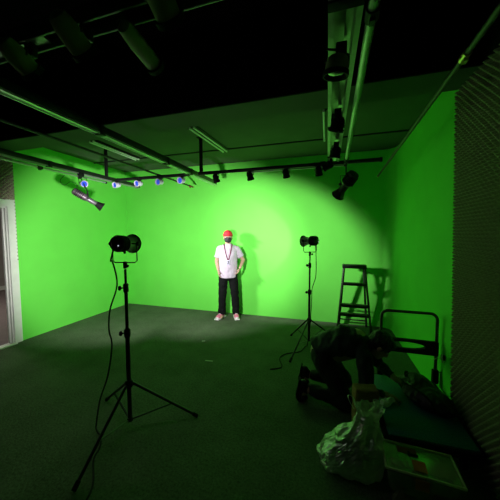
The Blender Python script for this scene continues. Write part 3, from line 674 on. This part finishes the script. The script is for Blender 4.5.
def head(bm, c, fwd, up, s=1.):
    """skull, jaw, nose, ears; c = centre of head"""
    f = V(fwd).normalized(); u = V(up); u = (u-f*u.dot(f)).normalized(); x = f.cross(u).normalized()
    Rm = Matrix((x, f, u)).transposed(); c = V(c)
    L = lambda a, b_, c_: c+(x*a+f*b_+u*c_)*s
    ball(bm, L(0, -.012, .028), (.076*s, .094*s, .088*s), Rm, 24)
    ball(bm, L(0, .018, -.035), (.062*s, .070*s, .075*s), Rm, 20)
    ball(bm, L(0, .052, -.088), (.030*s, .028*s, .024*s), Rm, 14)
    ball(bm, L(-.0, .090, -.022), (.012*s, .018*s, .024*s), Rm, 12)
    ball(bm, L(0, .098, -.034), (.016*s, .012*s, .011*s), Rm, 12)
    ball(bm, L(0, .080, -.064), (.025*s, .010*s, .008*s), Rm, 12)
    for q in (-1, 1):
        ball(bm, L(q*.078, -.005, -.015), (.010*s, .020*s, .032*s), Rm, 12)
        ball(bm, L(q*.032, .072, .018), (.024*s, .014*s, .009*s), Rm, 10)
    return L, Rm

# ---- the standing person
t = thing('person', 'person standing at the green wall in white shirt, black trousers, red cap and dark mask', 'person', (-1.79, 4.47, 0), math.radians(21.8))
b = bmesh.new()
HC = V((.0, -.01, 1.545))
fwd = V((.05, -1, -.06))
Lh, Rh = head(b, HC, fwd, (0, 0, 1), .96)
capsule(b, (0, .02, 1.36), (0, .005, 1.47), .058, .052)
for (z, rx, ry) in ((1.32, .15, .09), (1.22, .155, .105), (1.10, .14, .10), (.98, .145, .10), (.90, .16, .11)): ball(b, (0, .02, z), (rx, ry, .10), None, 20)
SH = {-1: V((-.155, .02, 1.335)), 1: V((.158, .02, 1.335))}
EL = {-1: V((-.215, .03, 1.085)), 1: V((.290, .05, 1.105))}
WR = {-1: V((-.185, -.045, .93)), 1: V((.225, -.05, .965))}
for q in (-1, 1):
    capsule(b, SH[q], EL[q], .050, .038); capsule(b, EL[q], WR[q], .038, .026)
hand(b, WR[-1], (.12, -.10, -1), (1, .1, 0), 1, .45)
hand(b, WR[1], (-.42, -.15, -.85), (-1, .1, .3), -1, .45)
HIP = {-1: V((-.085, .02, .86)), 1: V((.085, .02, .86))}
KN = {-1: V((-.110, -.005, .47)), 1: V((.125, .0, .47))}
AN = {-1: V((-.125, .03, .085)), 1: V((.145, .02, .085))}
for q in (-1, 1):
    capsule(b, HIP[q], KN[q], .082, .055); capsule(b, KN[q], AN[q], .055, .036)
    ft = V((q*.03-.05 if q < 0 else .02, -1, 0)).normalized(); ball(b, AN[q]+ft*.06+V((0, 0, -.045)), (.038, .10, .03), None, 14)
body = fuse('body', b, SKIN, t, .0065, 2)
# shirt: torso + short sleeves
b = bmesh.new()
sweep(b, [(0, .02, .775), (0, .02, .84), (0, .02, .95), (0, .02, 1.08), (0, .02, 1.2), (0, .02, 1.30), (0, .02, 1.375), (0, .02, 1.415)], [(.178, .128), (.180, .130), (.172, .125), (.170, .124), (.180, .128), (.180, .118), (.13, .09), (.075, .07)], 28, up=(0, 1, 0))
for q in (-1, 1):
    capsule(b, SH[q]+V((-q*.03, 0, .0)), SH[q]+V((0, 0, -.01)), .056, .058)
    m_ = SH[q].lerp(EL[q], .72); sweep(b, [SH[q], SH[q].lerp(EL[q], .3), m_], [.058, .062, .066], 16)
o = fuse('shirt', b, SHIRT, t, .009, 4); wrinkle(o, .010, 9, 1, (1, 1, .7))
# trousers
b = bmesh.new()
ball(b, (0, .02, .88), (.165, .118, .10), None, 24); ball(b, (0, .03, .80), (.155, .118, .08), None, 24)
for q in (-1, 1):
    A = HIP[q]+V((q*.0, 0, -.02)); sweep(b, [A, A.lerp(KN[q], .5), KN[q], KN[q].lerp(AN[q], .5), AN[q]+V((0, 0, -.01))], [.094, .086, .076, .070, .072], 18)
o = fuse('trousers', b, TROUS, t, .009, 3); wrinkle(o, .010, 11, 4, (1, 1, 1.6))
# shoes
for q, yaw in ((-1, -.55), (1, .1)):
    A = AN[q]; f = V((math.sin(yaw), -math.cos(yaw), 0)); Rz = Matrix.Rotation(yaw, 3, 'Z')
    b = bmesh.new(); ball(b, V((A.x, A.y, .05))+f*.05, (.048, .135, .042), Rz, 20); ball(b, V((A.x, A.y, .07))+f*.0, (.045, .062, .05), Rz, 16); ball(b, V((A.x, A.y, .048))+f*.12, (.046, .06, .036), Rz, 16)
    sh = fuse('shoe', b, SHOEP, t, .007, 3)
    for v in sh.data.vertices: v.co.z = max(v.co.z, .012)
    sh['label'] = 'pink and white trainer'
    b = bmesh.new(); box(b, V((A.x, A.y, .012))+f*.055, (.098, .285, .024), Rz, bev=.011); obj('sole', b, SHOEW, sh)
    b = bmesh.new()
    for k in range(4): box(b, V((A.x, A.y, .098-.007*k))+f*(.05+.022*k), (.04, .008, .008), Rz @ Matrix.Rotation(.0, 3, 'X'), bev=.002)
    ball(b, V((A.x, A.y, .036))+f*.165, (.035, .025, .022), Rz, 12)
    obj('laces', b, SHOEW, sh)
# cap
b = bmesh.new(); cc = Lh(0, -.010, .045)
b2 = bmesh.new(); bmesh.ops.create_uvsphere(b2, u_segments=28, v_segments=18, radius=1)
bmesh.ops.delete(b2, geom=[v for v in b2.verts if v.co.z < -.02], context='VERTS')
merge(b, b2, Matrix.Translation(cc) @ Rh.to_4x4() @ Matrix.Diagonal((.087, .103, .088, 1)))
torus(b, cc+V((0, 0, .0)), (0, 0, 1), .090, .007)
o = obj('cap', b, RED, t)
sm = o.modifiers.new('solid', 'SOLIDIFY'); sm.thickness = .004
b = bmesh.new(); fz = []
for j in range(4):
    row = []
    for i in range(13):
        a = PI*(.08+.84*i/12); r = .088+.020*j; row.append(b.verts.new(Lh(math.cos(a)*r*(.98-.10*j), math.sin(a)*(.096+.024*j)-.010, .048-.004*j-.010*abs(math.cos(a))*j/2)))
    fz.append(row)
for j in range(3):
    for i in range(12): b.faces.new([fz[j][i], fz[j][i+1], fz[j+1][i+1], fz[j+1][i]])
br = obj('cap_brim', b, RED, o); sm = br.modifiers.new('solid', 'SOLIDIFY'); sm.thickness = .005
# hair tufts beside the ears and at the nape
b = bmesh.new()
for q in (-1, 1): ball(b, Lh(q*.072, -.018, .015), (.014, .035, .035), Rh, 12)
ball(b, Lh(0, -.075, -.005), (.068, .035, .050), Rh, 14); obj('hair', b, HAIR, t)
# eyes
for q in (-1, 1):
    b = bmesh.new(); ball(b, Lh(q*.032, .070, .004), (.013, .011, .010), Rh, 12); e = obj('eye', b, EYEW, t)
    b = bmesh.new(); ball(b, Lh(q*.032, .079, .004), (.0065, .004, .0065), Rh, 10); obj('iris', b, IRIS, e)
# mask with ear loops
b = bmesh.new(); ball(b, Lh(0, .050, -.050), (.070, .062, .058), Rh, 24); ball(b, Lh(0, .072, -.03), (.03, .045, .026), Rh, 14)
o = fuse('face_mask', b, MASK, t, .006, 3)
b = bmesh.new()
for q in (-1, 1): sweep(b, catmull([Lh(q*.058, .045, -.030), Lh(q*.080, .0, .0), Lh(q*.086, -.022, -.008), Lh(q*.078, -.01, -.045), Lh(q*.055, .035, -.080)]), .0025, 6)
obj('ear_loop', b, MASK, o)
# lanyard and badge
b = bmesh.new()
for q in (-1, 1): sweep(b, catmull([(q*.070, .04, 1.425), (q*.072, -.045, 1.40), (q*.058, -.098, 1.32), (q*.035, -.122, 1.22), (q*.006, -.126, 1.12)]), [(.009, .0025)]*25, 8)
ly = obj('lanyard', b, LANY, t)
b = bmesh.new(); box(b, (0, -.128, 1.075), (.062, .006, .085), bev=.003); obj('badge', b, BADGE, ly)
b = bmesh.new(); box(b, (0, -.132, 1.09), (.03, .003, .03)); box(b, (0, -.132, 1.055), (.045, .003, .012)); obj('badge_print', b, MASK, ly, smooth=False)

# ---- the kneeling person (sits on the heels, bends forward over the trolley corner)
t = thing('person', 'dark haired person kneeling and bending forward over the trolley in dark clothes', 'person', (.10, 2.50, 0))
def K(x, y, z): return V((x-.10, y-2.50, z))
hipc = K(-.02, 2.56, .44); chest = K(.26, 2.53, .575); neckb = K(.38, 2.51, .60)
headc = K(.475, 2.49, .59)
SHn, SHf = K(.33, 2.36, .54), K(.34, 2.68, .54)
ELn, ELf = K(.335, 2.27, .27), K(.50, 2.69, .33)
WRn, WRf = K(.50, 2.31, .245), K(.62, 2.50, .29)
HPn, HPf = K(-.01, 2.47, .40), K(-.01, 2.65, .40)
KNn, KNf = K(.19, 2.36, .085), K(.20, 2.70, .085)
ANn, ANf = K(-.165, 2.41, .12), K(-.17, 2.68, .12)
b = bmesh.new()
hf = V((.72, -.12, -.70)); hu = V((.70, 0, .72))
Lk, Rk = head(b, headc, hf, hu, .98)
capsule(b, neckb-V((.03, 0, 0)), headc-hu.normalized()*.03-hf.normalized()*.04, .056, .052)
capsule(b, hipc, chest, .125, .135, 18); capsule(b, chest, neckb-V((.04, 0, .03)), .12, .07, 18)
for A, B, C_ in ((SHn, ELn, WRn), (SHf, ELf, WRf)):
    capsule(b, A, B, .052, .040); capsule(b, B, C_, .040, .027)
hand(b, WRn, (.80, .25, -.30), (.2, 0, -1), -1, .5); hand(b, WRf, (.75, -.25, -.42), (.0, 0, -1), 1, .5)
for A, B, C_ in ((HPn, KNn, ANn), (HPf, KNf, ANf)):
    capsule(b, A, B, .088, .058); capsule(b, B, C_, .056, .038)
    capsule(b, C_, C_+V((-.055, 0, -.06)), .036, .034)
fuse('body', b, SKIN, t, .007, 2)
# shirt
b = bmesh.new()
sweep(b, [hipc+V((-.075, 0, .015)), hipc+V((.03, 0, .07)), chest+V((-.10, 0, .015)), chest, neckb+V((-.03, 0, -.015)), neckb+V((.015, 0, .005))], [(.150, .105), (.165, .125), (.165, .135), (.175, .135), (.12, .09), (.065, .065)], 28, up=(0, 0, 1))
for A, B in ((SHn, ELn), (SHf, ELf)):
    capsule(b, A.lerp(chest, .25), A, .075, .068); sweep(b, [A, A.lerp(B, .4), A.lerp(B, .95)], [.070, .066, .056], 16)
for A, B in ((ELn, WRn), (ELf, WRf)): capsule(b, A, A.lerp(B, .72), .050, .040)
o = fuse('shirt', b, DSHIRT, t, .009, 4); wrinkle(o, .016, 8, 6, (1.6, 1, 1))
# trousers
b = bmesh.new(); ball(b, hipc+V((0, 0, -.02)), (.125, .165, .125), None, 20)
for A, B, C_ in ((HPn, KNn, ANn), (HPf, KNf, ANf)):
    capsule(b, A, B, .104, .074); capsule(b, B, C_+V((.05, 0, .0)), .070, .056)
o = fuse('trousers', b, DTROU, t, .009, 4); wrinkle(o, .014, 9, 8)
for v in o.data.vertices: v.co.z = max(v.co.z, .003)
# shoes: toes on the floor, heels up
for A in (ANn, ANf):
    b = bmesh.new(); hl = A+V((-.055, 0, .075)); toe = A+V((-.075, 0, -.085)); 
    capsule(b, hl+V((.02, 0, -.03)), toe+V((.02, 0, .03)), .040, .036, 14); ball(b, toe+V((.035, 0, .0)), (.055, .042, .030), None, 14); ball(b, A+V((-.01, 0, .0)), (.05, .042, .05), None, 14)
    sh = fuse('shoe', b, DSHOE, t, .007, 3)
    for v in sh.data.vertices: v.co.z = max(v.co.z, .003)
    b = bmesh.new(); sweep(b, catmull([hl+V((-.012, 0, .015)), hl.lerp(toe, .5)+V((-.020, 0, 0)), toe+V((-.022, 0, .02)), toe+V((0, 0, -.028)), toe+V((.05, 0, -.031))]), [(.040, .009)]*25, 12, up=(1, 0, 0)); obj('sole', b, BLKM, sh)
# hair
b = bmesh.new(); ball(b, Lk(0, -.022, .036), (.090, .104, .098), Rk, 24); ball(b, Lk(0, -.060, -.015), (.078, .058, .070), Rk, 18); ball(b, Lk(0, .050, .080), (.062, .040, .036), Rk, 14)
o = fuse('hair', b, HAIR, t, .007, 2); wrinkle(o, .007, 45, 3)
for q in (-1, 1):
    b = bmesh.new(); ball(b, Lk(q*.032, .073, .004), (.013, .011, .008), Rk, 12); e = obj('eye', b, EYEW, t)
    b = bmesh.new(); ball(b, Lk(q*.032, .082, .004), (.0065, .004, .0065), Rk, 10); obj('iris', b, IRIS, e)

# ---------------------------------------------------------------- light
def dirv(az, el):
    a, e = math.radians(az), math.radians(el); return V((math.sin(a)*math.cos(e), math.cos(a)*math.cos(e), math.sin(e)))
def lamp_light(name, loc, power, cones, size=.03, col=(1, .975, .955), weight=None):
    """studio lamp output: its reflector throws overlapping round beams.
    cones: (azimuth, elevation, half angle, edge softness, level, falloff exponent)"""
    l = bpy.data.lights.new(name, 'POINT'); l.energy = power; l.shadow_soft_size = size; l.color = col; l.use_nodes = True
    nt = l.node_tree; em = nt.nodes['Emission']; geo = nt.nodes.new('ShaderNodeNewGeometry'); last = None
    for (az, el, half, soft, lev, ex) in cones:
        d = nt.nodes.new('ShaderNodeVectorMath'); d.operation = 'DOT_PRODUCT'
        nt.links.new(geo.outputs['Incoming'], d.inputs[0]); d.inputs[1].default_value = SIGN*dirv(az, el)
        mr = nt.nodes.new('ShaderNodeMapRange'); mr.interpolation_type = 'SMOOTHSTEP'
        mr.inputs['From Min'].default_value = math.cos(math.radians(half+soft)); mr.inputs['From Max'].default_value = math.cos(math.radians(max(1, half-soft)))
        mr.inputs['To Max'].default_value = lev
        nt.links.new(d.outputs['Value'], mr.inputs['Value']); out = mr.outputs['Result']
        if ex:
            mx = nt.nodes.new('ShaderNodeMath'); mx.operation = 'MAXIMUM'; mx.inputs[1].default_value = .001; nt.links.new(d.outputs['Value'], mx.inputs[0])
            pw = nt.nodes.new('ShaderNodeMath'); pw.operation = 'POWER'; pw.inputs[1].default_value = ex; nt.links.new(mx.outputs[0], pw.inputs[0])
            ml = nt.nodes.new('ShaderNodeMath'); ml.operation = 'MULTIPLY'; nt.links.new(out, ml.inputs[0]); nt.links.new(pw.outputs[0], ml.inputs[1]); out = ml.outputs[0]
        if last is None: last = out
        else:
            m2_ = nt.nodes.new('ShaderNodeMath'); m2_.operation = 'SMOOTH_MAX' if ex == 0 else 'ADD'; m2_.inputs[2].default_value = .05
            nt.links.new(last, m2_.inputs[0]); nt.links.new(out, m2_.inputs[1]); last = m2_.outputs[0]
    if weight:
        d = nt.nodes.new('ShaderNodeVectorMath'); d.operation = 'DOT_PRODUCT'; nt.links.new(geo.outputs['Incoming'], d.inputs[0]); d.inputs[1].default_value = SIGN*dirv(*weight[:2])
        mx = nt.nodes.new('ShaderNodeMath'); mx.operation = 'MAXIMUM'; mx.inputs[1].default_value = .001; nt.links.new(d.outputs['Value'], mx.inputs[0])
        pw = nt.nodes.new('ShaderNodeMath'); pw.operation = 'POWER'; pw.inputs[1].default_value = weight[2]; nt.links.new(mx.outputs[0], pw.inputs[0])
        ml = nt.nodes.new('ShaderNodeMath'); ml.operation = 'MULTIPLY'; nt.links.new(last, ml.inputs[0]); nt.links.new(pw.outputs[0], ml.inputs[1]); last = ml.outputs[0]
    nt.links.new(last, em.inputs['Strength'])
    o = bpy.data.objects.new(name, l); COL.objects.link(o); o.location = loc; return o
SIGN = 1
m1 = p1+d1*.16; m2 = p2+d2*.16
lamp_light('left_lamp_light', m1, 310, [(-46, -6, 32, 7, 1, 0), (-14, -7, 33, 7, 1, 0), (-24.5, -5, 16, 14, .35, 8)], .06)
lamp_light('far_lamp_light', m2, 25, [(-46, -1, 30, 1.5, 1, 0), (-62, -4, 35, 9, .6, 0)], .05)
# the mauve profile spotlight throws the hard edged pool across the back wall
pd = dirv(36, -30)
lamp_light('profile_light', V((-3.21, 3.02, 2.0))+V((.53, .73, -.54)).normalized()*.13, 1200, [(33.5, -12.1, 33.3, 1.0, 1, 0)], .12, weight=(77, -8, 8))
# unseen fill light, added to brighten the room beyond the door
l = bpy.data.lights.new('side_room_fill', 'AREA'); l.energy = 34; l.size = .8; l.color = (1, .9, .85)
o = bpy.data.objects.new('side_room_fill', l); COL.objects.link(o); o.location = (-6.5, 3.0, 2.55)

w = bpy.data.worlds.new('w'); bpy.context.scene.world = w; w.use_nodes = True
w.node_tree.nodes['Background'].inputs[0].default_value = (0, 0, 0, 1)

# ---------------------------------------------------------------- camera
F = V((-0.28967856, 0.95508086, -0.062505)); R = V((0.95698092, 0.2901461, -0.00166178)); U = V((-0.01654845, 0.06029747, 0.99804327))
cam = bpy.data.cameras.new('camera'); cam.sensor_width = 36; cam.lens = 36*254.742/500; cam.clip_start = .02
co = bpy.data.objects.new('camera', cam); COL.objects.link(co)
M = Matrix((R, U, -F)).transposed().to_4x4(); M.translation = V((0, 0, 1.6)); co.matrix_world = M
sc = bpy.context.scene; sc.camera = co
sc.view_settings.view_transform = 'Standard'; sc.view_settings.look = 'None'; sc.view_settings.gamma = 1
sc.view_settings.exposure = 0
sc.cycles.max_bounces = 12; sc.cycles.diffuse_bounces = 8; sc.cycles.transparent_max_bounces = 16
sc.cycles.sample_clamp_indirect = 6
sc.cycles.use_denoising = True
